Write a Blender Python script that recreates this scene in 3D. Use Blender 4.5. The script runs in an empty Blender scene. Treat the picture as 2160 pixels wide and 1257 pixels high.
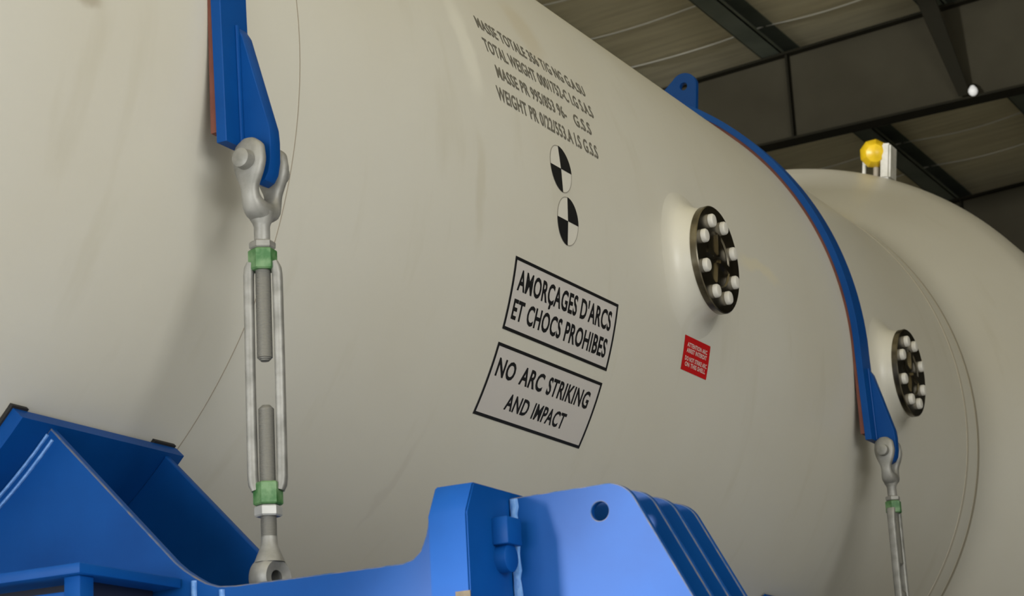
import bpy, bmesh, math, random
from mathutils import Vector, Matrix

random.seed(7)
SC = bpy.context.scene
COL = SC.collection
R = math.radians
H = 4.3                      # height of the vessel axis above the floor
Y1, Y2 = 4.915, 10.395       # centres of the two straps along the axis
RAD = 1.70                   # vessel radius

# ------------------------------------------------------------------ camera
cam_d = bpy.data.cameras.new('camera'); cam = bpy.data.objects.new('camera', cam_d); COL.objects.link(cam)
cx, cz = 5.09975519, -2.51134743 + H
right = Vector((0.88195785, 0.46848292, -0.05171181))
up = Vector((0.16628879, -0.20662419, 0.96418592))
fwd = Vector((-0.44101972, 0.85897043, 0.26013729))
mw = Matrix.Identity(4)
for i in range(3):
    mw[i][0] = right[i]; mw[i][1] = up[i]; mw[i][2] = -fwd[i]
mw[0][3], mw[1][3], mw[2][3] = cx, 0.0, cz
cam.matrix_world = mw
cam_d.sensor_fit = 'HORIZONTAL'; cam_d.sensor_width = 36.0
cam_d.lens = 4650.11 / 2160 * 36.0
cam_d.clip_start = 0.1; cam_d.clip_end = 300
cam_d.dof.use_dof = True; cam_d.dof.focus_distance = 7.6; cam_d.dof.aperture_fstop = 7.0
SC.camera = cam

# ------------------------------------------------------------------ light and exposure
SC.view_settings.view_transform = 'Standard'
SC.view_settings.look = 'None'
SC.view_settings.gamma = 1.0
SC.view_settings.use_curve_mapping = False
SC.view_settings.exposure = 0.0

w = bpy.data.worlds.new('world'); SC.world = w; w.use_nodes = True
bg = w.node_tree.nodes['Background']
bg.inputs[0].default_value = (0.95, 0.98, 1.0, 1); bg.inputs[1].default_value = 0.48

def area(name, loc, target, sx, sy, power, col):
    d = bpy.data.lights.new(name, 'AREA'); d.shape = 'RECTANGLE'; d.size = sx; d.size_y = sy
    d.energy = power; d.color = col
    o = bpy.data.objects.new(name, d); COL.objects.link(o)
    o.location = loc
    o.rotation_euler = (Vector(target) - Vector(loc)).to_track_quat('-Z', 'Y').to_euler()
    return o
# daylight through the big side door (broad, from the right and behind the camera)
area('side_door_daylight', (12.0, -0.8, H + 0.7), (1.6, 5.4, H - 0.6), 7.0, 4.2, 800, (0.985, 0.99, 0.965))
# daylight from the far left end door, low and narrower
area('end_door_daylight', (-3.6, -5.6, H + 1.0), (2.7, 4.7, H - 1.6), 1.3, 1.3, 2900, (0.97, 0.98, 1.0))

# unseen soft fill behind the camera, added to brighten faces turned to the near end
area('near_fill_light', (0.6, -8.6, H - 1.4), (1.9, 4.7, H - 1.5), 6.0, 4.0, 1000, (0.96, 0.985, 1.0))

# ------------------------------------------------------------------ materials
def principled(name, col, rough=0.5, metal=0.0, **kw):
    m = bpy.data.materials.new(name); m.use_nodes = True
    nt = m.node_tree; b = nt.nodes['Principled BSDF']
    b.inputs['Base Color'].default_value = (*col, 1)
    b.inputs['Roughness'].default_value = rough; b.inputs['Metallic'].default_value = metal
    for k, v in kw.items():
        b.inputs[k.replace('_', ' ')].default_value = v
    return m

def mottled(name, c1, c2, scale, rough=0.5, metal=0.0, stretch=(1, 1, 1), lo=0.35, hi=0.65, bump=0.0, rough2=None, **kw):
    m = principled(name, c1, rough, metal, **kw)
    nt = m.node_tree; b = nt.nodes['Principled BSDF']; L = nt.links
    tc = nt.nodes.new('ShaderNodeTexCoord'); mp = nt.nodes.new('ShaderNodeMapping')
    mp.inputs['Scale'].default_value = stretch
    n = nt.nodes.new('ShaderNodeTexNoise'); n.inputs['Scale'].default_value = scale; n.inputs['Detail'].default_value = 6
    r = nt.nodes.new('ShaderNodeValToRGB')
    r.color_ramp.elements[0].position = lo; r.color_ramp.elements[0].color = (*c1, 1)
    r.color_ramp.elements[1].position = hi; r.color_ramp.elements[1].color = (*c2, 1)
    L.new(tc.outputs['Object'], mp.inputs['Vector']); L.new(mp.outputs[0], n.inputs['Vector'])
    L.new(n.outputs['Fac'], r.inputs[0]); L.new(r.outputs[0], b.inputs['Base Color'])
    if bump:
        bp = nt.nodes.new('ShaderNodeBump'); bp.inputs['Strength'].default_value = bump; bp.inputs['Distance'].default_value = 0.01
        L.new(n.outputs['Fac'], bp.inputs['Height']); L.new(bp.outputs[0], b.inputs['Normal'])
    if rough2 is not None:
        mr = nt.nodes.new('ShaderNodeMapRange'); mr.inputs[3].default_value = rough; mr.inputs[4].default_value = rough2
        L.new(n.outputs['Fac'], mr.inputs[0]); L.new(mr.outputs[0], b.inputs['Roughness'])
    return m

M = {}
SCUFFS_AND_GLARE = [((1.65, 6.46, 4.72), (0.4, 0.10, 0.26), (0.70, 0.68, 0.60), 0.75),
          ((1.69, 6.44, 4.16), (0.4, 0.05, 0.26), (0.47, 0.43, 0.33), 0.38),
          ((1.69, 4.30, 4.12), (0.3, 0.09, 0.05), (0.33, 0.28, 0.20), 0.6),
          ((1.55, 7.14, 5.00), (0.4, 0.16, 0.20), (0.52, 0.46, 0.34), 0.5),
          ((1.26, 6.48, 3.18), (0.4, 0.035, 0.22), (0.50, 0.47, 0.41), 0.4),
          ((1.69, 9.12, 4.46), (0.3, 0.34, 0.05), (0.70, 0.63, 0.44), 0.45)]  # last entry paints a warm lamp reflection onto the shell
def vessel_paint():
    m = principled('vessel_paint', (0.6, 0.55, 0.46), 0.38)
    nt = m.node_tree; b = nt.nodes['Principled BSDF']; L = nt.links; N = nt.nodes.new
    tc = N('ShaderNodeTexCoord')
    def noise(scale, st, det=5):
        mp = N('ShaderNodeMapping'); mp.inputs['Scale'].default_value = st
        n = N('ShaderNodeTexNoise'); n.inputs['Scale'].default_value = scale; n.inputs['Detail'].default_value = det
        L.new(tc.outputs['Object'], mp.inputs[0]); L.new(mp.outputs[0], n.inputs['Vector']); return n
    n1 = noise(0.8, (1, 1, 1)); n2 = noise(2.2, (0.7, 3.0, 0.7)); n3 = noise(60, (1, 1, 1), 2)
    r = N('ShaderNodeValToRGB')
    r.color_ramp.elements[0].position = 0.3; r.color_ramp.elements[0].color = (0.570, 0.542, 0.462, 1)
    r.color_ramp.elements[1].position = 0.7; r.color_ramp.elements[1].color = (0.608, 0.592, 0.530, 1)
    L.new(n1.outputs['Fac'], r.inputs[0])
    r2 = N('ShaderNodeValToRGB')
    r2.color_ramp.elements[0].position = 0.60; r2.color_ramp.elements[0].color = (1, 1, 1, 1)
    r2.color_ramp.elements[1].position = 0.78; r2.color_ramp.elements[1].color = (0.93, 0.92, 0.89, 1)
    L.new(n2.outputs['Fac'], r2.inputs[0])
    mx = N('ShaderNodeMix'); mx.data_type = 'RGBA'; mx.blend_type = 'MULTIPLY'; mx.inputs[0].default_value = 1
    L.new(r.outputs[0], mx.inputs[6]); L.new(r2.outputs[0], mx.inputs[7])
    # hand-placed scuffs, smears and one painted lamp reflection: centre, size (x, y, z), colour, strength
    nd = N('ShaderNodeVectorMath'); nd.operation = 'SCALE'; nd.inputs['Scale'].default_value = 0.16
    nq = N('ShaderNodeTexNoise'); nq.inputs['Scale'].default_value = 5.0; nq.inputs['Detail'].default_value = 4
    L.new(tc.outputs['Object'], nq.inputs['Vector']); L.new(nq.outputs['Color'], nd.inputs[0])
    ad = N('ShaderNodeVectorMath'); ad.operation = 'ADD'; L.new(tc.outputs['Object'], ad.inputs[0]); L.new(nd.outputs[0], ad.inputs[1])
    cur = mx.outputs[2]
    for c, sz, colr, amt in SCUFFS_AND_GLARE:
        mp = N('ShaderNodeMapping'); mp.vector_type = 'POINT'
        mp.inputs['Scale'].default_value = tuple(1 / q for q in sz)
        mp.inputs['Location'].default_value = tuple(-(a + 0.08) / q for a, q in zip(c, sz))
        ln = N('ShaderNodeVectorMath'); ln.operation = 'LENGTH'
        mr = N('ShaderNodeMapRange'); mr.interpolation_type = 'SMOOTHSTEP'
        mr.inputs[1].default_value = 0.35; mr.inputs[2].default_value = 1.0; mr.inputs[3].default_value = amt; mr.inputs[4].default_value = 0.0
        m2 = N('ShaderNodeMix'); m2.data_type = 'RGBA'; m2.inputs[7].default_value = (*colr, 1)
        L.new(ad.outputs[0], mp.inputs[0]); L.new(mp.outputs[0], ln.inputs[0]); L.new(ln.outputs['Value'], mr.inputs[0])
        L.new(mr.outputs[0], m2.inputs[0]); L.new(cur, m2.inputs[6]); cur = m2.outputs[2]
    L.new(cur, b.inputs['Base Color'])
    bp = N('ShaderNodeBump'); bp.inputs['Strength'].default_value = 0.05; bp.inputs['Distance'].default_value = 0.004
    L.new(n3.outputs['Fac'], bp.inputs['Height']); L.new(bp.outputs[0], b.inputs['Normal'])
    return m
M['vessel'] = vessel_paint()
M['seam'] = principled('seam_dark', (0.34, 0.30, 0.24), 0.6)
M['grime'] = principled('grime', (0.46, 0.42, 0.34), 0.6)
M['grime_dark'] = principled('grime_dark', (0.33, 0.295, 0.225), 0.6)
M['recess_shade'] = principled('recess_shade', (0.002, 0.005, 0.018), 0.6)  # near-black colour standing in for shade inside the platform frame
M['blue'] = mottled('blue_paint', (0.001, 0.047, 0.208), (0.002, 0.061, 0.258), 3.0, 0.45, Specular_IOR_Level=0.16)
M['blue_weld'] = mottled('blue_weld', (0.07, 0.20, 0.50), (0.14, 0.30, 0.60), 40, 0.35, bump=0.6)
M['blue_worn'] = mottled('blue_worn_edge', (0.015, 0.07, 0.21), (0.12, 0.115, 0.13), 30, 0.5)
M['chip'] = mottled('chipped_primer', (0.07, 0.05, 0.028), (0.12, 0.09, 0.05), 40, 0.7)
M['galv'] = mottled('galvanised_steel', (0.20, 0.197, 0.18), (0.31, 0.305, 0.285), 18, 0.52, 0.35, bump=0.15)
M['thread'] = None
def threaded():
    m = principled('threaded_rod', (0.19, 0.186, 0.168), 0.5, 0.4)
    nt = m.node_tree; b = nt.nodes['Principled BSDF']; L = nt.links; N = nt.nodes.new
    tc = N('ShaderNodeTexCoord'); wv = N('ShaderNodeTexWave'); wv.bands_direction = 'Z'; wv.inputs['Scale'].default_value = 75
    L.new(tc.outputs['Object'], wv.inputs['Vector'])
    bp = N('ShaderNodeBump'); bp.inputs['Strength'].default_value = 0.5; bp.inputs['Distance'].default_value = 0.003
    L.new(wv.outputs['Fac'], bp.inputs['Height']); L.new(bp.outputs[0], b.inputs['Normal'])
    return m
M['thread'] = threaded()
M['zinc'] = mottled('bright_zinc', (0.40, 0.40, 0.385), (0.50, 0.50, 0.485), 12, 0.4, 0.3)
M['green'] = mottled('green_marking_paint', (0.035, 0.13, 0.035), (0.13, 0.24, 0.11), 28, 0.5, lo=0.4, hi=0.62)
M['red_rubber'] = mottled('red_rubber', (0.11, 0.028, 0.018), (0.16, 0.050, 0.032), 6, 0.7)
M['black_rubber'] = principled('black_rubber', (0.012, 0.011, 0.01), 0.7)
M['ink'] = principled('black_ink', (0.006, 0.006, 0.007), 0.5)
M['ink_grey'] = principled('grey_ink', (0.13, 0.12, 0.095), 0.6)
M['film'] = principled('sticker_film', (0.545, 0.515, 0.49), 0.45)
M['white_ink'] = principled('white_sticker', (0.62, 0.595, 0.53), 0.5)
M['ring_ink'] = principled('ring_ink', (0.30, 0.28, 0.24), 0.5)
M['red_sticker'] = principled('red_sticker', (0.50, 0.008, 0.010), 0.4)
M['pale_ink'] = principled('pale_ink', (0.68, 0.50, 0.46), 0.5)
M['steel'] = mottled('flange_steel', (0.14, 0.12, 0.085), (0.26, 0.235, 0.18), 14, 0.22, 1.0, rough2=0.3)
M['bolt'] = principled('white_bolt_cap', (0.58, 0.56, 0.51), 0.5)
M['yellow'] = mottled('yellow_plastic', (0.62, 0.40, 0.0), (0.78, 0.52, 0.015), 14, 0.35)
M['white'] = mottled('white_plastic', (0.50, 0.49, 0.42), (0.62, 0.60, 0.55), 20, 0.45)
M['girder'] = mottled('girder_paint', (0.046, 0.040, 0.024), (0.060, 0.053, 0.033), 1.2, 0.75, Specular_IOR_Level=0.15)
M['girder_edge'] = principled('girder_edge', (0.020, 0.018, 0.011), 0.8, Specular_IOR_Level=0.1)
M['purlin'] = mottled('purlin_paint', (0.11, 0.125, 0.095), (0.16, 0.175, 0.135), 2.0, 0.7, 0.0, Specular_IOR_Level=0.2)
M['seam_strip'] = principled('roof_seam_strip', (0.85, 0.82, 0.70), 0.5)
M['bulb'] = principled('white_glass_bulb', (0.85, 0.85, 0.82), 0.3, Emission_Color=(1, 0.98, 0.92, 1), Emission_Strength=0.25)
M['ceiling'] = mottled('roof_lining', (0.66, 0.58, 0.37), (0.80, 0.72, 0.48), 3.0, 0.6, stretch=(0.35, 4.0, 1.0), bump=0.25)
M['concrete'] = mottled('concrete', (0.40, 0.395, 0.37), (0.50, 0.49, 0.46), 1.5, 0.7)
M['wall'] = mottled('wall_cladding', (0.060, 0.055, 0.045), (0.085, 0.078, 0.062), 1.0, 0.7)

# ------------------------------------------------------------------ helpers
def finish(bm, name, mat, parent=None, smooth=40, mats=None):
    bmesh.ops.remove_doubles(bm, verts=bm.verts, dist=1e-6)
    bmesh.ops.recalc_face_normals(bm, faces=bm.faces)
    for f in bm.faces: f.smooth = True
    lim = R(smooth)
    for e in bm.edges:
        if len(e.link_faces) != 2 or e.calc_face_angle(0) > lim: e.smooth = False
    me = bpy.data.meshes.new(name); bm.to_mesh(me); bm.free()
    for mm in (mats or [mat]): me.materials.append(mm)
    o = bpy.data.objects.new(name, me); COL.objects.link(o)
    if parent: attach(o, parent)
    return o
def attach(o, parent):
    o.parent = parent
    # every mesh here is written in world coordinates; keep them while parented
    w_ = Matrix.Identity(4); p = parent
    while p: w_ = p.matrix_basis @ w_ if p.parent is None else p.matrix_basis @ w_; p = p.parent
    loc = Vector((0, 0, 0)); q = parent
    while q: loc = loc + q.location; q = q.parent
    o.location = o.location - loc
def empty(name, loc, label=None, cat=None, group=None, parent=None):
    o = bpy.data.objects.new(name, None); COL.objects.link(o); o.location = loc; o.empty_display_size = 0.2
    if parent: attach(o, parent)
    if label: o['label'] = label
    if cat: o['category'] = cat
    if group: o['group'] = group
    return o
def tag(o, label, cat=None, group=None):
    o['label'] = label
    if cat: o['category'] = cat
    if group: o['group'] = group
    return o
def struct(o): o['kind'] = 'structure'; return o

def box(bm, x0, x1, y0, y1, z0, z1, bevel=0.0, mi=0):
    vs = [bm.verts.new((x, y, z)) for x in (x0, x1) for y in (y0, y1) for z in (z0, z1)]
    idx = [(0, 1, 3, 2), (4, 6, 7, 5), (0, 4, 5, 1), (2, 3, 7, 6), (0, 2, 6, 4), (1, 5, 7, 3)]
    fs = [bm.faces.new([vs[i] for i in f]) for f in idx]
    for f in fs: f.material_index = mi
    if bevel > 0:
        es = list({e for f in fs for e in f.edges})
        bmesh.ops.bevel(bm, geom=es, offset=bevel, segments=2, affect='EDGES', profile=0.5)
    return fs
def frame_of(axis):
    a = Vector(axis).normalized()
    t = Vector((0, 0, 1)) if abs(a.z) < 0.9 else Vector((1, 0, 0))
    u = a.cross(t).normalized(); v = a.cross(u).normalized()
    return a, u, v
def lathe(bm, origin, axis, prof, n=32, rot=0.0, u=None, v=None, mi=0, sx=1.0):
    """prof = [(distance along the axis, radius)]"""
    a, u0, v0 = frame_of(axis)
    u = u or u0; v = v or v0
    O = Vector(origin); rings = []
    for (d, r) in prof:
        if r < 1e-6: rings.append([bm.verts.new(O + a * d)]); continue
        rings.append([bm.verts.new(O + a * d + (u * math.cos(rot + 2 * math.pi * k / n) * sx + v * math.sin(rot + 2 * math.pi * k / n)) * r) for k in range(n)])
    for i in range(len(rings) - 1):
        A, B = rings[i], rings[i + 1]
        for k in range(n):
            k2 = (k + 1) % n
            if len(A) == 1 and len(B) == 1: continue
            if len(A) == 1: f = bm.faces.new((A[0], B[k2], B[k]))
            elif len(B) == 1: f = bm.faces.new((A[k], A[k2], B[0]))
            else: f = bm.faces.new((A[k], A[k2], B[k2], B[k]))
            f.material_index = mi
    for Rg in (rings[0], rings[-1]):
        if len(Rg) > 2:
            f = bm.faces.new(Rg); f.material_index = mi
def cyl(bm, p0, p1, r, n=24, bevel=0.0, rot=0.0, u=None, v=None):
    p0, p1 = Vector(p0), Vector(p1); L = (p1 - p0).length
    if bevel: prof = [(0, r - bevel), (bevel, r), (L - bevel, r), (L, r - bevel)]
    else: prof = [(0, r), (L, r)]
    lathe(bm, p0, p1 - p0, prof, n, rot, u, v)
def sweep(bm, path, widths, thick, side=Vector((1, 0, 0)), n=16, power=2.6):
    """rounded bar along path; section is width along `side`, thickness along the in-plane normal"""
    P = [Vector(p) for p in path]; rings = []
    for i, p in enumerate(P):
        t = (P[min(i + 1, len(P) - 1)] - P[max(i - 1, 0)]).normalized()
        nn = t.cross(side).normalized()
        ring = []
        for k in range(n):
            a = 2 * math.pi * k / n; c, s = math.cos(a), math.sin(a)
            ring.append(bm.verts.new(p + side * widths[i] * math.copysign(abs(c) ** (2 / power), c) + nn * thick[i] * math.copysign(abs(s) ** (2 / power), s)))
        rings.append(ring)
    for A, B in zip(rings, rings[1:]):
        for k in range(n): bm.faces.new((A[k], A[(k + 1) % n], B[(k + 1) % n], B[k]))
    bm.faces.new(rings[0]); bm.faces.new(rings[-1])
def arcband(bm, r0, r1, y0, y1, t0, t1, n=160, bevel=0.0):
    """curved plate round the vessel axis, angles in degrees"""
    sec = [(r0, y0), (r1, y0), (r1, y1), (r0, y1)]
    if bevel: sec = [(r0, y0), (r1 - bevel, y0), (r1, y0 + bevel), (r1, y1 - bevel), (r1 - bevel, y1), (r0, y1)]
    rings = []
    for i in range(n + 1):
        a = R(t0 + (t1 - t0) * i / n)
        rings.append([bm.verts.new((r * math.cos(a), y, H + r * math.sin(a))) for r, y in sec])
    m = len(sec)
    for A, B in zip(rings, rings[1:]):
        for k in range(m): bm.faces.new((A[k], A[(k + 1) % m], B[(k + 1) % m], B[k]))
    bm.faces.new(rings[0]); bm.faces.new(rings[-1])
def plate(name, outer, holes, y0, y1, mat, parent=None, bevel=0.003, worn=False):
    """flat plate whose outline is given as (x, z relative to the axis), standing in y0..y1"""
    cu = bpy.data.curves.new(name, 'CURVE'); cu.dimensions = '2D'; cu.fill_mode = 'BOTH'
    cu.extrude = (y1 - y0) / 2 - bevel; cu.bevel_depth = bevel; cu.bevel_resolution = 1; cu.offset = -bevel
    def sp(pts):
        s = cu.splines.new('POLY'); s.points.add(len(pts) - 1); s.use_cyclic_u = True
        for q, p in zip(s.points, pts): q.co = (p[0], p[1], 0, 1)
    sp(outer)
    for (hx, hz, hr) in holes: sp([(hx + hr * math.cos(2 * math.pi * k / 28), hz + hr * math.sin(2 * math.pi * k / 28)) for k in range(28)])
    tmp = bpy.data.objects.new('tmp', cu); COL.objects.link(tmp)
    bpy.context.view_layer.update()
    dg = bpy.context.evaluated_depsgraph_get()
    me = bpy.data.meshes.new_from_object(tmp.evaluated_get(dg))
    bpy.data.objects.remove(tmp)
    ym = (y0 + y1) / 2
    bm = bmesh.new(); bm.from_mesh(me)
    for v in bm.verts: v.co = Vector((v.co.x, ym - v.co.z, H + v.co.y))
    for f in bm.faces: f.material_index = 0
    o = finish(bm, name, mat, parent, 25, [mat, M['blue_worn']] if worn else None)
    for p in o.data.polygons:
        if abs(p.normal.y) > 0.98: p.use_smooth = False
        elif worn and abs(p.normal.y) > 0.25: p.material_index = 1
    return o
def strapband(bm, r0, r1, y0, y1, ztail, bevel=0.0, n=150, o0=0.0, o1=0.0):
    sec = [(r0, y0), (r1, y0), (r1, y1), (r0, y1)]
    if bevel: sec = [(r0, y0), (r1 - bevel, y0), (r1, y0 + bevel), (r1, y1 - bevel), (r1 - bevel, y1), (r0, y1)]
    def tail(s): return [bm.verts.new((s * (r + (o0 if r < r0 + 1e-4 else o1)), y, H + ztail)) for r, y in sec]
    rings = [tail(1)]
    for i in range(n + 1):
        a = math.pi * i / n; rings.append([bm.verts.new((r * math.cos(a), y, H + r * math.sin(a))) for r, y in sec])
    rings.append(tail(-1))
    m = len(sec)
    for A, B in zip(rings, rings[1:]):
        for k in range(m): bm.faces.new((A[k], A[(k + 1) % m], B[(k + 1) % m], B[k]))
    bm.faces.new(rings[0]); bm.faces.new(rings[-1])
def fillet(pts, radii, n=7):
    out = []
    N_ = len(pts)
    for i, p in enumerate(pts):
        r = radii[i]; p = Vector(p)
        if r <= 0: out.append(tuple(p)); continue
        a = Vector(pts[i - 1]); b = Vector(pts[(i + 1) % N_])
        da, db = (a - p).normalized(), (b - p).normalized()
        ang = da.angle(db); d = r / math.tan(ang / 2)
        s, e = p + da * d, p + db * d
        c = p + (da + db).normalized() * (r / math.sin(ang / 2))
        a0 = math.atan2(s.y - c.y, s.x - c.x); a1 = math.atan2(e.y - c.y, e.x - c.x)
        while a1 - a0 > math.pi: a1 -= 2 * math.pi
        while a1 - a0 < -math.pi: a1 += 2 * math.pi
        for k in range(n + 1):
            t = a0 + (a1 - a0) * k / n; out.append((c.x + r * math.cos(t), c.y + r * math.sin(t)))
    return out
def copy_tree(o, dy, parent=None):
    c = o.copy(); COL.objects.link(c)
    if parent is None: c.location.y += dy
    else: c.parent = parent
    for ch in [k for k in bpy.data.objects if k.parent == o]: copy_tree(ch, dy, c)
    return c

# wrap flat outlines onto the vessel: u along the axis, v round the shell
def wrap(u, v, lift): 
    a = v / RAD
    return Vector(((RAD + lift) * math.cos(a), u, H + (RAD + lift) * math.sin(a)))
def text_mesh(body, u0, u1, v0, v1, lift, name, mat, parent, bold=0.0, cap=True):
    cu = bpy.data.curves.new(name, 'FONT'); cu.body = body; cu.size = 1; cu.offset = bold; cu.fill_mode = 'FRONT'; cu.resolution_u = 3
    cu.space_character = 1.06
    tmp = bpy.data.objects.new('tmp', cu); COL.objects.link(tmp); bpy.context.view_layer.update()
    me = bpy.data.meshes.new_from_object(tmp.evaluated_get(bpy.context.evaluated_depsgraph_get())); bpy.data.objects.remove(tmp)
    xs = [v.co.x for v in me.vertices]
    x0, x1 = min(xs), max(xs); y0, y1 = -0.01, 0.70      # baseline to capital height
    bm = bmesh.new(); bm.from_mesh(me)
    for v in bm.verts:
        v.co = wrap(u0 + (v.co.x - x0) / (x1 - x0) * (u1 - u0), v0 + (v.co.y - y0) / (y1 - y0) * (v1 - v0), lift)
    return finish(bm, name, mat, parent)
def quad_patch(bm, u0, u1, v0, v1, lift, n=8):
    rows = [[bm.verts.new(wrap(u, v0 + (v1 - v0) * k / n, lift)) for u in (u0, u1)] for k in range(n + 1)]
    for A, B in zip(rows, rows[1:]): bm.faces.new((A[0], A[1], B[1], B[0]))
def deg(v): return R(v) * RAD

# ------------------------------------------------------------------ building
def slab(name, x0, x1, y0, y1, z0, z1, mat):
    bm = bmesh.new(); box(bm, x0, x1, y0, y1, z0, z1); return finish(bm, name, mat)
struct(slab('floor', -13, 17, -9, 44, -0.2, 0.0, M['concrete']))
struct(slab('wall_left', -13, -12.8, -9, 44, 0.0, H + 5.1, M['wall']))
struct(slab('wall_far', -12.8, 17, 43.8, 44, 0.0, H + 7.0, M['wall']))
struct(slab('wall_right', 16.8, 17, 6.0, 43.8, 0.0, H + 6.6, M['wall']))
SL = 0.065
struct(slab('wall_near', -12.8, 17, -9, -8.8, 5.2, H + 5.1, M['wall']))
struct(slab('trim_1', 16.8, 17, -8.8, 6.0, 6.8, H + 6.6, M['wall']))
def roofz(x): return H + 5.80 + SL * (x + 2)
bm = bmesh.new()
c8 = [bm.verts.new((x, y, roofz(x) + dz)) for x in (-13, 17) for y in (-9, 44) for dz in (0, 0.15)]
for f in [(0, 1, 3, 2), (4, 6, 7, 5), (0, 4, 5, 1), (2, 3, 7, 6), (0, 2, 6, 4), (1, 5, 7, 3)]: bm.faces.new([c8[i] for i in f])
ceiling = struct(finish(bm, 'ceiling', M['ceiling']))
# pale sagging seam strips of the lining, between purlins
PX = [-3.70, -2.02, -0.30, 1.36, 3.02]
ys = [18.75, 19.72, 21.2, 22.1, 23.1, 24.15, 25.2, 27.2, 28.3, 17.7, 16.6]
for yy in ys:
    bm = bmesh.new()
    for xa, xb in zip([-5.36] + PX, PX + [4.68]):
        pts = []
        for k in range(9):
            t = k / 8; x = xa + (xb - xa) * t
            pts.append((x, yy + 0.02 * math.sin(x * 3 + yy), roofz(x) - 0.008 - 0.05 * math.sin(math.pi * t)))
        sweep(bm, pts, [0.014] * 9, [0.006] * 9, Vector((0, 1, 0)), 6)
    struct(finish(bm, 'seam_strip', M['seam_strip'], ceiling))

# purlins (along the hall)
for i, x in enumerate(PX):
    zt = roofz(x) - 0.002; zb = zt - 0.26
    bm = bmesh.new()
    box(bm, x - 0.13, x + 0.10, 6, 43.7, zb, zb + 0.012)
    box(bm, x - 0.13, x - 0.118, 6, 43.7, zb, zt)
    box(bm, x - 0.13, x + 0.10, 6, 43.7, zt - 0.012, zt)
    box(bm, x + 0.088, x + 0.10, 6, 43.7, zb, zb + 0.05)
    o = finish(bm, 'roof_purlin', M['purlin'])
    lab = {1: 'dark green-grey roof purlin crossing above the girder near the blue lifting lug',
           2: 'dark roof purlin meeting the girder at the top right beside the white bulb'}.get(i)
    tag(o, lab or 'dark roof purlin running along the hall outside the picture', 'roof beam', 'roof purlins')

# girders (across the hall)
for gi, gy in enumerate((14.0, 20.0, 26.0, 32.0)):
    root = empty('roof_girder', (0, gy, H + 4.6),
                 ['dark roof girder outside the picture above the vessel',
                  'large dark brown roof girder crossing the picture behind the blue lifting lug',
                  'second dark roof girder farther back at the right edge of the picture',
                  'farthest roof girder hidden behind the other girders'][gi], 'roof beam', 'roof girders')
    def gt(x): return H + 5.50 + SL * (x + 2)
    bm = bmesh.new()
    zb0, zb1 = H + 4.62 - 0.017 * 9, H + 4.62 + 0.017 * 8
    def zb(x): return H + 4.625 + 0.017 * (x + 2)
    vs = [bm.verts.new((x, gy + dy, z)) for dy in (-0.01, 0.01) for (x, z) in ((-12.7, zb(-12.7)), (16.7, zb(16.7)), (16.7, gt(16.7)), (-12.7, gt(-12.7)))]
    for f in [(0, 1, 2, 3), (7, 6, 5, 4), (0, 4, 5, 1), (2, 6, 7, 3), (1, 5, 6, 2), (0, 3, 7, 4)]: bm.faces.new([vs[i] for i in f])
    finish(bm, 'web', M['girder'], root)
    for fn, up_ in ((zb, -1), (gt, 1)):
        bm = bmesh.new()
        vs = [bm.verts.new((x, gy + dy, fn(x) + (up_ * 0.024 if k else 0))) for x in (-12.7, 16.7) for dy in (-0.11, 0.11) for k in (0, 1)]
        for f in [(0, 1, 3, 2), (4, 6, 7, 5), (0, 4, 5, 1), (2, 3, 7, 6), (0, 2, 6, 4), (1, 5, 7, 3)]: bm.faces.new([vs[i] for i in f])
        finish(bm, 'flange', M['girder_edge'], root)
    for x in (-1.875, 0.85):
        bm = bmesh.new(); box(bm, x - 0.012, x + 0.012, gy - 0.09, gy - 0.01, zb(x), gt(x)); finish(bm, 'stiffener', M['girder_edge'], root)
    for x in PX:      # cleats that carry the purlins
        bm = bmesh.new(); box(bm, x - 0.10, x + 0.08, gy - 0.05, gy + 0.05, gt(x) + 0.022, roofz(x) - 0.262 + 0.0); finish(bm, 'cleat', M['girder_edge'], root)
    if gy == 20.0:    # sloping stay from the purlin down to the bottom flange
        bm = bmesh.new(); sweep(bm, [(-0.27, gy - 0.62, roofz(-0.3) - 0.25), (-0.10, gy - 0.10, zb(-0.1) + 0.02)], [0.10, 0.06], [0.012, 0.012], n=8, power=8)
        finish(bm, 'stay', M['girder_edge'], root)

bulb = empty('light_bulb', (0.0, 19.84, H + 4.72), 'small round white bulb under the large roof girder at top right', 'light bulb')
bm = bmesh.new()
lathe(bm, (0.0, 19.84, H + 4.68), (0, 0, 1), [(-0.05, 0), (-0.045, 0.02), (-0.03, 0.037), (-0.005, 0.047), (0.02, 0.042), (0.045, 0.024), (0.055, 0.018)], 20)
finish(bm, 'globe', M['bulb'], bulb)
bm = bmesh.new(); cyl(bm, (0.0, 19.84, H + 4.73), (0.0, 19.94, H + 4.77), 0.016, 12); cyl(bm, (0.0, 19.84, H + 4.72), (0.0, 19.84, H + 4.75), 0.02, 12)
finish(bm, 'socket', M['girder_edge'], bulb)

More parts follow.
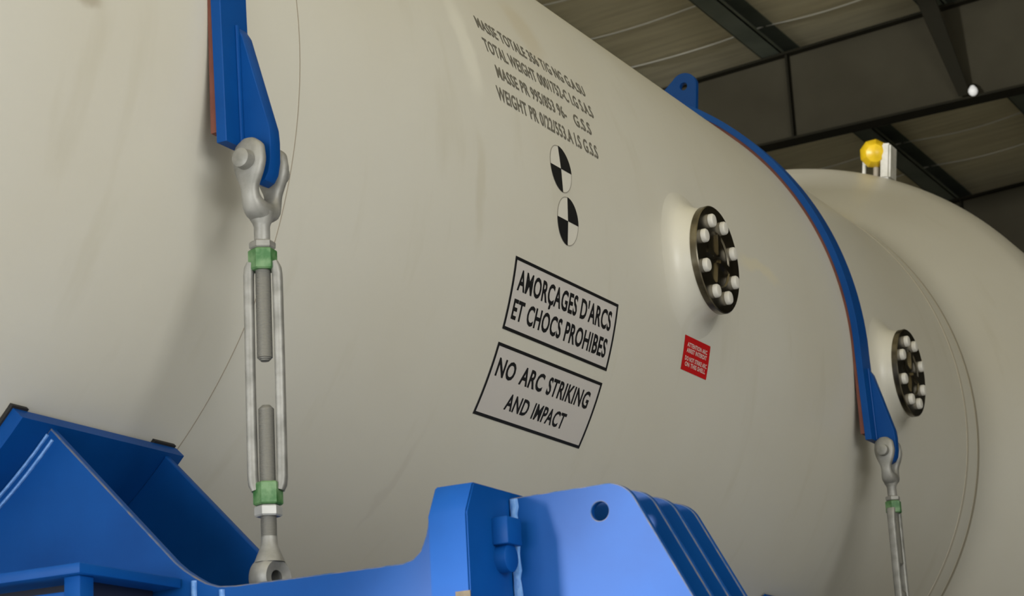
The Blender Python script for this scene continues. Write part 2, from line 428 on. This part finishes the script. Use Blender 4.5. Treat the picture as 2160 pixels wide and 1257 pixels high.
# ------------------------------------------------------------------ the vessel
vessel = empty('pressure_vessel', (0, 8.0, 0), 'huge cream-painted horizontal steam vessel widening into a bigger drum at the far end', 'tank')
prof = []
for k in range(14):                        # near head
    a = math.pi / 2 * k / 14; prof.append((2.55 - 0.35 * math.cos(a), max(RAD * math.sin(a), 0.0)))
prof += [(2.55, RAD), (4.0, RAD), (5.0, RAD), (7.0, RAD), (9.0, RAD), (11.0, RAD), (12.235, RAD)]
prof += [(12.26, RAD + 0.001), (12.30, RAD + 0.004), (12.38, RAD + 0.006), (12.43, RAD + 0.006), (12.445, RAD + 0.007)]
y_, r_ = 12.445, RAD + 0.006
for k in range(1, 7): prof.append((12.445 + 0.30 * k / 6, RAD + 0.007 + 0.075 * (k / 6) ** 1.8))
ye, re = prof[-1]
for k in range(1, 9): prof.append((ye + (13.52 - ye) * k / 8, re + (2.135 - re) * k / 8))
for k in range(1, 9):
    t = k / 8; prof.append((13.52 + 0.30 * t, 2.135 + 0.105 * t - 0.040 * t * t))
prof += [(15.0, 2.20), (17.5, 2.20), (19.0, 2.20)]
for k in range(1, 13):
    a = math.pi / 2 * k / 12; prof.append((19.0 + 1.2 * math.sin(a), max(2.2 * math.cos(a), 0.0)))
bm = bmesh.new()
lathe(bm, (0, 0, H), (0, 1, 0), prof, 288)
finish(bm, 'shell', M['vessel'], vessel, 60)
# fine circumferential line round the shell
bm = bmesh.new(); arcband(bm, RAD - 0.002, RAD + 0.0012, 5.2965, 5.3005, -75, 85, 200); finish(bm, 'seam_line', M['seam'], vessel)
for ya, yb, lift, mt in ((12.232, 12.262, 0.0026, 'grime'), (12.420, 12.456, 0.0088, 'grime_dark')):
    bm = bmesh.new(); arcband(bm, RAD - 0.002, RAD + lift, ya, yb, -85, 95, 220); finish(bm, 'seam_line', M[mt], vessel)

def nozzle(y, th, lab):
    er = Vector((math.cos(R(th)), 0, math.sin(R(th)))); et = Vector((-math.sin(R(th)), 0, math.cos(R(th)))); ey = Vector((0, 1, 0))
    O = Vector((0, y, H))
    bm = bmesh.new(); n = 72; rings = []
    for rr, w_, f in ((0.335, 0, -0.004), (0.31, 0, 0.001), (0.285, 0.15, 0.006), (0.262, 0.4, 0.014), (0.245, 0.7, 0.028), (0.233, 1, 0.050), (0.228, 1, 0.070), (0.226, 1, 0.088)):
        ring = []
        for k in range(n):
            a = 2 * math.pi * k / n; t = rr * math.sin(a)
            h = math.sqrt(RAD * RAD - t * t) * (1 - w_) + RAD * w_ + f
            ring.append(bm.verts.new(O + er * h + ey * rr * math.cos(a) + et * t))
        rings.append(ring)
    for A, B in zip(rings, rings[1:]):
        for k in range(n): bm.faces.new((A[k], A[(k + 1) % n], B[(k + 1) % n], B[k]))
    bm.faces.new(rings[-1])
    nz = finish(bm, 'nozzle', M['vessel'], vessel); tag(nz, lab)
    bm = bmesh.new()
    lathe(bm, O, er, [(1.786, 0.15), (1.786, 0.226), (1.790, 0.230), (1.814, 0.230), (1.818, 0.226), (1.818, 0.120), (1.812, 0.114), (1.812, 0.0)], 64)
    fl = finish(bm, 'flange', M['steel'], nz)
    for k in range(8):
        a = R(21 + 45 * k)
        c = O + ey * 0.166 * math.cos(a) + et * 0.166 * math.sin(a)
        bm = bmesh.new()
        lathe(bm, c, er, [(1.816, 0.0285), (1.832, 0.0285), (1.838, 0.024), (1.840, 0.014), (1.840, 0)], 20)
        finish(bm, 'bolt_cap', M['bolt'], nz)
    # ribs of the cover plate between the bolts
    bm = bmesh.new()
    for k in range(4):
        a = R(78 + 90 * k); d = ey * math.cos(a) + et * math.sin(a); s = ey * -math.sin(a) + et * math.cos(a)
        vs = []
        for h in (1.812, 1.822):
            for p in (d * 0.018 - s * 0.008, d * 0.112 - s * 0.016, d * 0.112 + s * 0.016, d * 0.018 + s * 0.008): vs.append(bm.verts.new(O + er * h + p))
        for f in [(0, 1, 2, 3), (7, 6, 5, 4), (0, 4, 5, 1), (1, 5, 6, 2), (2, 6, 7, 3), (3, 7, 4, 0)]: bm.faces.new([vs[i] for i in f])
    finish(bm, 'cover_rib', M['steel'], nz)
nozzle(8.30, 0.0, 'round nozzle with a dark flange and eight white bolt caps, above the red sticker')
nozzle(10.88, -0.5, 'smaller-looking bolted nozzle beyond the far blue strap')

# capped nozzle on the drum
th = R(67); er = Vector((math.cos(th), 0, math.sin(th))); et = Vector((math.sin(th), 0, -math.cos(th)))
cn = empty('vent_nozzle', (0, 13.78, H), parent=vessel); tag(cn, 'white fitting with a yellow cap on top of the drum')
O = Vector((0, 13.80, H)) + er * 2.195
def orient_box(bm, c, ax, hx, hy, hz, bev=0.006):
    a, b, c_ = ax
    n0 = len(bm.verts); fs = box(bm, -hx, hx, -hy, hy, -hz, hz)
    vs = {v for f in fs for v in f.verts}
    for v in vs: v.co = c + a * v.co.x + b * v.co.y + c_ * v.co.z
    es = list({e for f in fs for e in f.edges})
    bmesh.ops.bevel(bm, geom=es, offset=bev, segments=2, affect='EDGES')
ey = Vector((0, 1, 0))
bm = bmesh.new()
A0 = Vector((0.87, 13.80, H + 2.03)); er = Vector((0.12, 0, 0.99)).normalized(); et = Vector((0.99, 0, -0.12)).normalized()
orient_box(bm, A0 + et * 0.045 + er * 0.085, (et, ey, er), 0.035, 0.075, 0.125, 0.014)
orient_box(bm, A0 + et * -0.125 + er * 0.07, (et, ey, er), 0.011, 0.012, 0.075, 0.004)
orient_box(bm, A0 + et * -0.04 + er * 0.14, (et, ey, er), 0.09, 0.03, 0.06, 0.012)
finish(bm, 'housing', M['white'], cn)
bm = bmesh.new()
face = (Vector((0.35, -0.9, -0.25))).normalized()
lathe(bm, A0 + et * -0.050 + er * 0.155 + ey * -0.02, face, [(0, 0.090), (0.012, 0.100), (0.024, 0.096), (0.05, 0.086), (0.08, 0.062), (0.095, 0.030), (0.098, 0)], 9, rot=0.35)
finish(bm, 'protective_cap', M['yellow'], cn, 22)
bm = bmesh.new(); cyl(bm, A0 - er * 0.03 + et * -0.04, A0 + er * 0.10 + et * -0.04, 0.02, 16); finish(bm, 'stem', M['seam'], cn)

# lettering and stickers on the shell -------------------------------------------------
def sign(u0, u1, d0, d1, lines, lab):
    v0, v1 = deg(d0), deg(d1)
    bm = bmesh.new(); quad_patch(bm, u0, u1, v0, v1, 0.0012); s = finish(bm, 'warning_sign', M['film'], vessel); tag(s, lab)
    bm = bmesh.new(); t = 0.013; L = 0.0022
    quad_patch(bm, u0, u1, v1 - t * 0.9, v1, L, 2); quad_patch(bm, u0, u1, v0, v0 + t * 0.9, L, 2)
    quad_patch(bm, u0, u0 + t, v0 + t * 0.9, v1 - t * 0.9, L); quad_patch(bm, u1 - t, u1, v0 + t * 0.9, v1 - t * 0.9, L)
    finish(bm, 'border', M['ink'], s)
    for (body, a, b, c, d) in lines: text_mesh(body, a, b, deg(c), deg(d), 0.0022, 'lettering', M['ink'], s, 0.026)
sign(6.727, 7.583, -19.85, -10.9, [('AMORÇAGES D\'ARCS', 6.768, 7.540, -14.75, -12.25), ('ET CHOCS PROHIBES', 6.766, 7.540, -18.3, -15.9)],
     'black-bordered warning sign in French lettered AMORÇAGES D\'ARCS')
sign(6.727, 7.577, -30.6, -21.5, [('NO', 6.770, 6.908, -25.4, -23.2), ('ARC', 6.950, 7.130, -25.4, -23.2), ('STRIKING', 7.165, 7.512, -25.4, -23.2), ('AND', 6.915, 7.090, -28.9, -26.9), ('IMPACT', 7.125, 7.385, -28.9, -26.9)],
     'black-bordered warning sign in English lettered NO ARC STRIKING AND IMPACT')

def target(u, d, lab):
    vc = deg(d); rr = 0.0875; n = 48
    def sector(bm, a0, a1, r0, r1, lift, k=14):
        prev = None
        for i in range(k + 1):
            a = a0 + (a1 - a0) * i / k
            q = [bm.verts.new(wrap(u + r * math.cos(a), vc + 1.07 * r * math.sin(a), lift)) for r in ([r1] if r0 == 0 else [r0, r1])]
            if prev:
                if r0 == 0: bm.faces.new((c0, prev[0], q[0]))
                else: bm.faces.new((prev[0], prev[1], q[1], q[0]))
            prev = q
    bm = bmesh.new(); c0 = bm.verts.new(wrap(u, vc, 0.0012)); sector(bm, 0, 2 * math.pi, 0, rr, 0.0012, n); t = finish(bm, 'target_sticker', M['white_ink'], vessel); tag(t, lab)
    bm = bmesh.new(); sector(bm, 0, 2 * math.pi, rr - 0.0035, rr, 0.0018, n); finish(bm, 'outline', M['ring_ink'], t)
    bm = bmesh.new()
    for a0 in (0, math.pi):
        c0 = bm.verts.new(wrap(u, vc, 0.0024)); sector(bm, a0, a0 + math.pi / 2, 0, rr, 0.0024)
    finish(bm, 'quadrants', M['ink'], t)
target(7.082, 3.2, 'upper black and white quartered round target')
target(7.116, -3.45, 'lower black and white quartered round target')

st = empty('stencil_lettering', (RAD, 7.0, H + 0.4), parent=vessel); tag(st, 'four rows of small grey stencilled weights text')
for body, a, b, c, d in (('MASSE TOTALE 356 T/G NG G.A.SU', 6.633, 7.53, 18.3, 20.1), ('TOTAL WEIGHT 0001752-C I.G S.A.S', 6.630, 7.53, 14.9, 16.8),
                         ('MASSE PR 995/853 96-', 6.669, 7.235, 11.5, 13.3), ('G.S.S', 7.30, 7.45, 11.5, 13.3), ('WEIGHT PR 0/22/553.A I.S G.S.S', 6.630, 7.46, 8.1, 10.0)):
    text_mesh(body, a, b, deg(c), deg(d), 0.0016, 'lettering', M['ink_grey'], st, 0.018)

bm = bmesh.new(); quad_patch(bm, 8.232, 8.499, deg(-15.5), deg(-10.6), 0.0014); rs = finish(bm, 'red_sticker', M['red_sticker'], vessel); tag(rs, 'small red sticker with pale lettering below the near nozzle')
for body, a, b, c, d in (('ATTENTION ARC', 8.262, 8.470, -12.05, -11.45), ('ARRET INTERDIT', 8.262, 8.470, -12.85, -12.25), ('DO NOT STRIKE ARC', 8.255, 8.482, -14.0, -13.4), ('ON THIS SHELL', 8.262, 8.475, -14.8, -14.2)):
    text_mesh(body, a, b, deg(c), deg(d), 0.0024, 'lettering', M['pale_ink'], rs, 0.03)

# ------------------------------------------------------------------ strap
strap = empty('hold_down_strap', (RAD + 0.03, Y1, H), 'nearest blue steel hold-down strap, coming straight down at the left over red rubber', 'strap', 'hold-down straps')
bm = bmesh.new(); strapband(bm, RAD + 0.0005, RAD + 0.014, 4.820, 4.947, -0.415, o0=0.004, o1=0.013); finish(bm, 'rubber_liner', M['red_rubber'], strap)
bm = bmesh.new(); strapband(bm, RAD + 0.014, RAD + 0.046, 4.816, 4.950, -0.448, bevel=0.002, o0=0.0135, o1=0.0135); finish(bm, 'band', M['blue'], strap)
RB = RAD + 0.0455
def bracket(sgn):
    pts = [(RB + 0.000, -0.075), (1.766, -0.108), (1.851, -0.403), (1.854, -0.440), (1.853, -0.500), (1.846, -0.535), (1.832, -0.556), (1.812, -0.565), (1.792, -0.556), (1.775, -0.535), (1.768, -0.490), (RB + 0.0115, -0.448)]
    pts = [(sgn * x, z) for x, z in pts]
    if sgn < 0: pts.reverse()
    plate('bracket_plate', pts, [(sgn * 1.806, -0.505, 0.020)], Y1 - 0.020, Y1 + 0.030, M['blue'], strap)
    bm = bmesh.new()
    path = [(sgn * (RB + 0.006 + 0.0009 * t), Y1 - 0.024, H - 0.078 - 0.033 * t) for t in range(12)]
    sweep(bm, path, [0.008] * 12, [0.007] * 12, Vector((0, 1, 0)), 8, 2)
    finish(bm, 'weld_bead', M['blue'], strap)
bracket(1); bracket(-1)
# lifting lug on top of the strap
a0 = 61.3
def lp(t, r): return (r * math.cos(R(t)), r * math.sin(R(t)))
ctr = lp(61.9, 1.835); ep = lp(61.9, 1.0)
pts = [(0.944, 1.469)]
nx = (-math.sin(R(61.9)), math.cos(R(61.9))); er2 = (math.cos(R(61.9)), math.sin(R(61.9)))
ctr = (0.883, 1.612)
for k in range(15):
    a = R(8 + 134 * k / 14); pts.append((ctr[0] + 0.076 * math.cos(a), ctr[1] + 0.076 * math.sin(a)))
pts += [(0.735, 1.585)] + [lp(t, RB) for t in (64, 62, 60, 58.5)]
plate('lifting_lug', pts, [(ctr[0], ctr[1], 0.021)], Y1 - 0.04, Y1 - 0.005, M['blue'], strap)

# ------------------------------------------------------------------ turnbuckle
TX = 1.805
tb = empty('turnbuckle', (TX, Y1, H - 1.7), 'nearest galvanised turnbuckle with green painted nuts, left side of the picture', 'turnbuckle', 'turnbuckles')
def Z(v): return H + v
bm = bmesh.new()
path, wd, tk = [], [], []
for (dy, z, w_, t_) in ((-0.050, -0.442, 0.022, 0.015), (-0.052, -0.460, 0.044, 0.019), (-0.053, -0.482, 0.049, 0.021), (-0.054, -0.510, 0.051, 0.022), (-0.055, -0.545, 0.042, 0.021), (-0.055, -0.580, 0.027, 0.019), (-0.050, -0.608, 0.026, 0.022), (-0.032, -0.634, 0.033, 0.028), (0.0, -0.643, 0.034, 0.030),
                        (0.036, -0.634, 0.033, 0.028), (0.054, -0.608, 0.026, 0.022), (0.060, -0.580, 0.027, 0.019), (0.061, -0.545, 0.042, 0.021), (0.061, -0.510, 0.051, 0.022), (0.060, -0.482, 0.049, 0.021), (0.059, -0.460, 0.044, 0.019), (0.057, -0.442, 0.022, 0.015)):
    path.append((TX, Y1 + dy, Z(z))); wd.append(w_); tk.append(t_)
# refine the path
def refine(p, a, b, k=3):
    P, A, B = [], [], []
    for i in range(len(p) - 1):
        for j in range(k):
            t = j / k
            def cr(v):
                v0, v1, v2, v3 = v[max(i - 1, 0)], v[i], v[i + 1], v[min(i + 2, len(v) - 1)]
                return 0.5 * ((2 * v1) + (-v0 + v2) * t + (2 * v0 - 5 * v1 + 4 * v2 - v3) * t * t + (-v0 + 3 * v1 - 3 * v2 + v3) * t ** 3)
            P.append(tuple(cr([q[m] for q in p]) for m in range(3))); A.append(cr(a)); B.append(cr(b))
    P.append(p[-1]); A.append(a[-1]); B.append(b[-1]); return P, A, B
path, wd, tk = refine(path, wd, tk)
sweep(bm, path, wd, tk, n=20)
lathe(bm, (TX, Y1, Z(-0.655)), (0, 0, -1), [(-0.01, 0.036), (0.008, 0.033), (0.020, 0.026), (0.03, 0.0225), (0.085, 0.0225)], 24)
finish(bm, 'jaw', M['galv'], tb, 50)
bm = bmesh.new()
lathe(bm, (TX + 0.002, Y1 - 0.108, Z(-0.508)), (0, 1, 0), [(0, 0.020), (0.004, 0.027), (0.028, 0.029), (0.032, 0.029), (0.033, 0.0175), (0.19, 0.0175), (0.191, 0.028), (0.212, 0.028), (0.213, 0.0)], 24)
bmesh.ops.remove_doubles(bm, verts=bm.verts, dist=1e-7)
finish(bm, 'pin', M['galv'], tb)
bm = bmesh.new(); cyl(bm, (TX, Y1, Z(-0.712)), (TX, Y1, Z(-1.070)), 0.0215, 24, 0.010); finish(bm, 'threaded_rod', M['thread'], tb)
rotb = R(24); ub = Vector((math.cos(rotb), math.sin(rotb), 0)); vb = Vector((-math.sin(rotb), math.cos(rotb), 0))
def hexnut(name, z0, z1, r, mat, bev=0.004):
    bm = bmesh.new(); lathe(bm, (TX, Y1, Z(z0)), (0, 0, 1), [(0, r - bev), (bev, r), (z1 - z0 - bev, r), (z1 - z0, r - bev)], 6, 0.12)
    return finish(bm, name, mat, tb, 20)
hexnut('lock_nut', -0.750, -0.728, 0.037, M['galv'])
hexnut('lock_nut', -1.501, -1.472, 0.038, M['zinc'])
bm = bmesh.new()
for s in (-1, 1):
    zs = [-0.790, -0.805, -0.825, -0.86, -1.0, -1.2, -1.36, -1.395, -1.415, -1.43]
    off = [0.034, 0.038, 0.040, 0.0405, 0.041, 0.041, 0.0405, 0.040, 0.038, 0.034]
    pp = [Vector((TX, Y1, Z(z))) + ub * s * o for z, o in zip(zs, off)]
    sweep(bm, pp, [0.021, 0.021, 0.020, 0.019, 0.019, 0.019, 0.019, 0.020, 0.021, 0.021], [0.010, 0.0135, 0.014, 0.0138, 0.0135, 0.0135, 0.0138, 0.014, 0.0135, 0.010], vb, 16, 3.2)
body = finish(bm, 'body', M['galv'], tb, 50)
for z0, z1 in ((-0.812, -0.752), (-1.470, -1.408)):
    bm = bmesh.new(); lathe(bm, (TX, Y1, Z(z0)), (0, 0, 1), [(0, 0.036), (0.004, 0.0405), (z1 - z0 - 0.004, 0.0405), (z1 - z0, 0.036)], 6, 0.12)
    tag(finish(bm, 'end_fitting', M['green'], tb, 20), 'green painted hexagonal end fitting')
bm = bmesh.new(); cyl(bm, (TX, Y1, Z(-1.194)), (TX, Y1, Z(-1.60)), 0.0215, 24, 0.010); finish(bm, 'threaded_rod', M['thread'], tb)
bm = bmesh.new()
lathe(bm, (TX, Y1, Z(-1.575)), (0, 0, -1), [(-0.02, 0.0215), (0.005, 0.023), (0.03, 0.034), (0.05, 0.042)], 24)
exa = Vector((0.97, -0.22, 0)).normalized(); c = Vector((TX, Y1, Z(-1.668)))
a_, u_, v_ = frame_of(exa)
rings = []
for k in range(36):
    t = 2 * math.pi * k / 36; d = u_ * math.cos(t) + v_ * math.sin(t)
    rings.append([bm.verts.new(c + d * r + exa * x) for r, x in ((0.020, -0.026), (0.046, -0.034), (0.057, -0.022), (0.057, 0.022), (0.046, 0.034), (0.020, 0.026))])
for k in range(36):
    A, B = rings[k], rings[(k + 1) % 36]
    for j in range(6): bm.faces.new((A[j], A[(j + 1) % 6], B[(j + 1) % 6], B[j]))
finish(bm, 'eye', M['galv'], tb, 45)

# ------------------------------------------------------------------ cradle
cradle = empty('support_cradle', (0, Y1, 0), 'bright blue steel cradle under the vessel with lifting plates and an open horn', 'cradle', 'support cradles')
YN, YF = 4.67, 5.19
RS = RAD + 0.054
def arc(r, t0, t1, n): return [(r * math.cos(R(t0 + (t1 - t0) * k / n)), r * math.sin(R(t0 + (t1 - t0) * k / n))) for k in range(n + 1)]
half = [(1.675, -1.634), (1.703, -1.657), (1.735, -1.678), (1.770, -1.698), (1.809, -1.711), (1.86, -1.715), (2.36, -1.715), (2.390, -1.708), (2.412, -1.690), (2.428, -1.655), (2.440, -1.610), (2.464, -1.545), (2.56, -1.545), (2.56, -3.95), (2.75, -4.27)]
prof2 = arc(RS, -136.0, -44.0, 60) + half + [(-x, z) for x, z in reversed(half)]
plate('web_plate', prof2, [], YN, YN + 0.028, M['blue'], cradle, 0.004, True)
plate('web_plate', prof2, [], YF, YF + 0.028, M['blue'], cradle, 0.004)
bm = bmesh.new(); arcband(bm, RAD + 0.012, RS, 4.54, 5.275, -136.4, -43.6, 90, 0.004); finish(bm, 'saddle_plate', M['blue'], cradle)
for y0, y1 in ((4.532, 4.60), (5.165, 5.268)):
    bm = bmesh.new(); arcband(bm, RAD + 0.0005, RAD + 0.0118, y0, y1, -136.6, -43.35, 90); finish(bm, 'rubber_pad', M['black_rubber'], cradle)
# weld seam where the web meets the saddle
for off in (0.006, 0.030):
    bm = bmesh.new()
    a_pts = arc(RS + off, -90, -44.6, 60); sweep(bm, [(x, YN - 0.002, H + z) for x, z in a_pts], [0.006] * 61, [0.005] * 61, Vector((0, 1, 0)), 8, 2)
    finish(bm, 'weld_bead', M['blue_weld'], cradle)
# end posts, lifting plates
for s in (1, -1):
    bm = bmesh.new()
    sec = [(4.600, -1.622), (4.642, -1.545), (5.24, -1.545), (5.24, -4.27), (4.600, -4.27)]
    A = [bm.verts.new((s * 2.476, y, H + z)) for y, z in sec]; B = [bm.verts.new((s * 2.584, y, H + z)) for y, z in sec]
    bm.faces.new(A); bm.faces.new(B)
    for k in range(5): bm.faces.new((A[k], A[(k + 1) % 5], B[(k + 1) % 5], B[k]))
    bmesh.ops.bevel(bm, geom=list(bm.edges), offset=0.004, segments=2, affect='EDGES')
    finish(bm, 'end_post', M['blue'], cradle)
    fo = [(2.582, -1.561), (2.90, -1.557), (3.35, -2.40), (3.35, -2.62), (2.582, -2.62)]
    fo = fillet(fo, [0, 0.085, 0.05, 0.03, 0], 8)
    if s < 0: fo = [(-x, z) for x, z in reversed(fo)]
    for k, y in enumerate((4.83, 4.957, 5.084, 5.211)):
        plate('lifting_plate', fo, [(s * 2.829, -1.624, 0.0235)], y, y + 0.022, M['blue'], cradle, 0.003, True)
    bm = bmesh.new()
    pp = [(s * 2.596, 4.826 + 0.002 * math.sin(k * 1.7), H - 1.565 - 0.02 * k) for k in range(50)]
    sweep(bm, pp, [0.011 + 0.002 * math.sin(k * 2.3) for k in range(50)], [0.009] * 50, Vector((1, 0, 0)), 8, 2)
    finish(bm, 'weld_bead', M['blue_weld'], cradle)
    # square locking bolt on the side of the post
    bm = bmesh.new(); x0, x1 = sorted((s * 2.583, s * 2.628)); box(bm, x0, x1, 4.725, 4.80, H - 1.690, H - 1.622, 0.004)
    lathe(bm, (s * 2.583, 4.765, H - 1.72), (s, 0, 0), [(0, 0.036), (0.030, 0.036), (0.033, 0.032)], 20)
    finish(bm, 'locking_bolt', M['blue'], cradle)
bm = bmesh.new(); box(bm, 2.545, 2.585, 4.5985, 4.601, H - 1.855, H - 1.812); tag(finish(bm, 'paint_chip', M['chip'], cradle), 'tan chipped patch at the foot of the post')
# vertical seams in the web plate
for x in (1.735, 1.822):
    bm = bmesh.new(); zt = -1.69 if x < 1.8 else -1.722
    pp = [(x, YN - 0.002, H + zt - 0.02 * k) for k in range(30)]; sweep(bm, pp, [0.008] * 30, [0.007] * 30, Vector((1, 0, 0)), 8, 2); finish(bm, 'weld_bead', M['blue_weld'], cradle)
# anchor between the webs that holds the turnbuckle eye
for s in (1, -1):
    bm = bmesh.new(); box(bm, s * TX - 0.09, s * TX + 0.09, YN + 0.029, YF - 0.001, H - 1.84, H - 1.80)
    for q in (-1, 1): box(bm, s * TX + q * 0.055 - 0.012, s * TX + q * 0.055 + 0.012, Y1 - 0.05, Y1 + 0.05, H - 1.80, H - 1.725)
    finish(bm, 'anchor_lug', M['blue'], cradle)
bm = bmesh.new(); box(bm, -2.8, 2.8, 4.58, 5.4, 0.0, 0.035, 0.004); finish(bm, 'base_plate', M['blue'], cradle)

# copies for the far strap
DY = Y2 - Y1
s2 = copy_tree(strap, DY); s2['label'] = 'far blue hold-down strap curving over the vessel, lifting lug standing on it'
t2 = copy_tree(tb, DY); 
for ch in bpy.data.objects:       # the far body is turned on its rods
    if ch.parent == t2 and ch.name.startswith('body'):
        Rz = Matrix.Rotation(R(62), 4, 'Z'); ch.location = Rz @ ch.location; ch.rotation_euler = (0, 0, R(62))
t2['label'] = 'far small turnbuckle with a green nut, lower right below the curved strap'
c2 = copy_tree(cradle, DY)
for ch in [k for k in bpy.data.objects if k.parent == c2 and k.name.startswith('rubber_pad')]: bpy.data.objects.remove(ch)
c2['label'] = 'second blue cradle under the vessel, below the bottom edge of the picture'

# small platform frame against the near cradle
fr = empty('platform_frame', (1.3, 4.4, 0), 'low blue steel platform frame standing against the cradle, bottom left corner', 'frame')
bm = bmesh.new(); box(bm, 0.35, 1.697, 4.25, 4.663, H - 1.706, H - 1.680, 0.003); finish(bm, 'top_plate', M['blue'], fr)
bm = bmesh.new(); box(bm, 0.35, 1.630, 4.278, 4.31, H - 1.770, H - 1.742, 0.003); finish(bm, 'rail', M['blue'], fr)
bm = bmesh.new(); box(bm, 0.35, 1.60, 4.39, 4.40, 0.3, H - 1.706); finish(bm, 'shade_panel', M['recess_shade'], fr)  # added dark sheets, their colour paints the shade behind the frame openings
bm = bmesh.new(); box(bm, 1.61, 1.62, 4.335, 4.645, 0.3, H - 1.706); finish(bm, 'shade_panel', M['recess_shade'], fr)
for x in (0.40, 1.628):
    bm = bmesh.new(); box(bm, x, x + 0.050, 4.275, 4.330, 0.0, H - 1.706, 0.004); finish(bm, 'post', M['blue'], fr)
for x in (0.42, 1.55):
    bm = bmesh.new(); box(bm, x, x + 0.050, 4.55, 4.572, 0.0, H - 1.706, 0.004); finish(bm, 'post', M['blue'], fr)
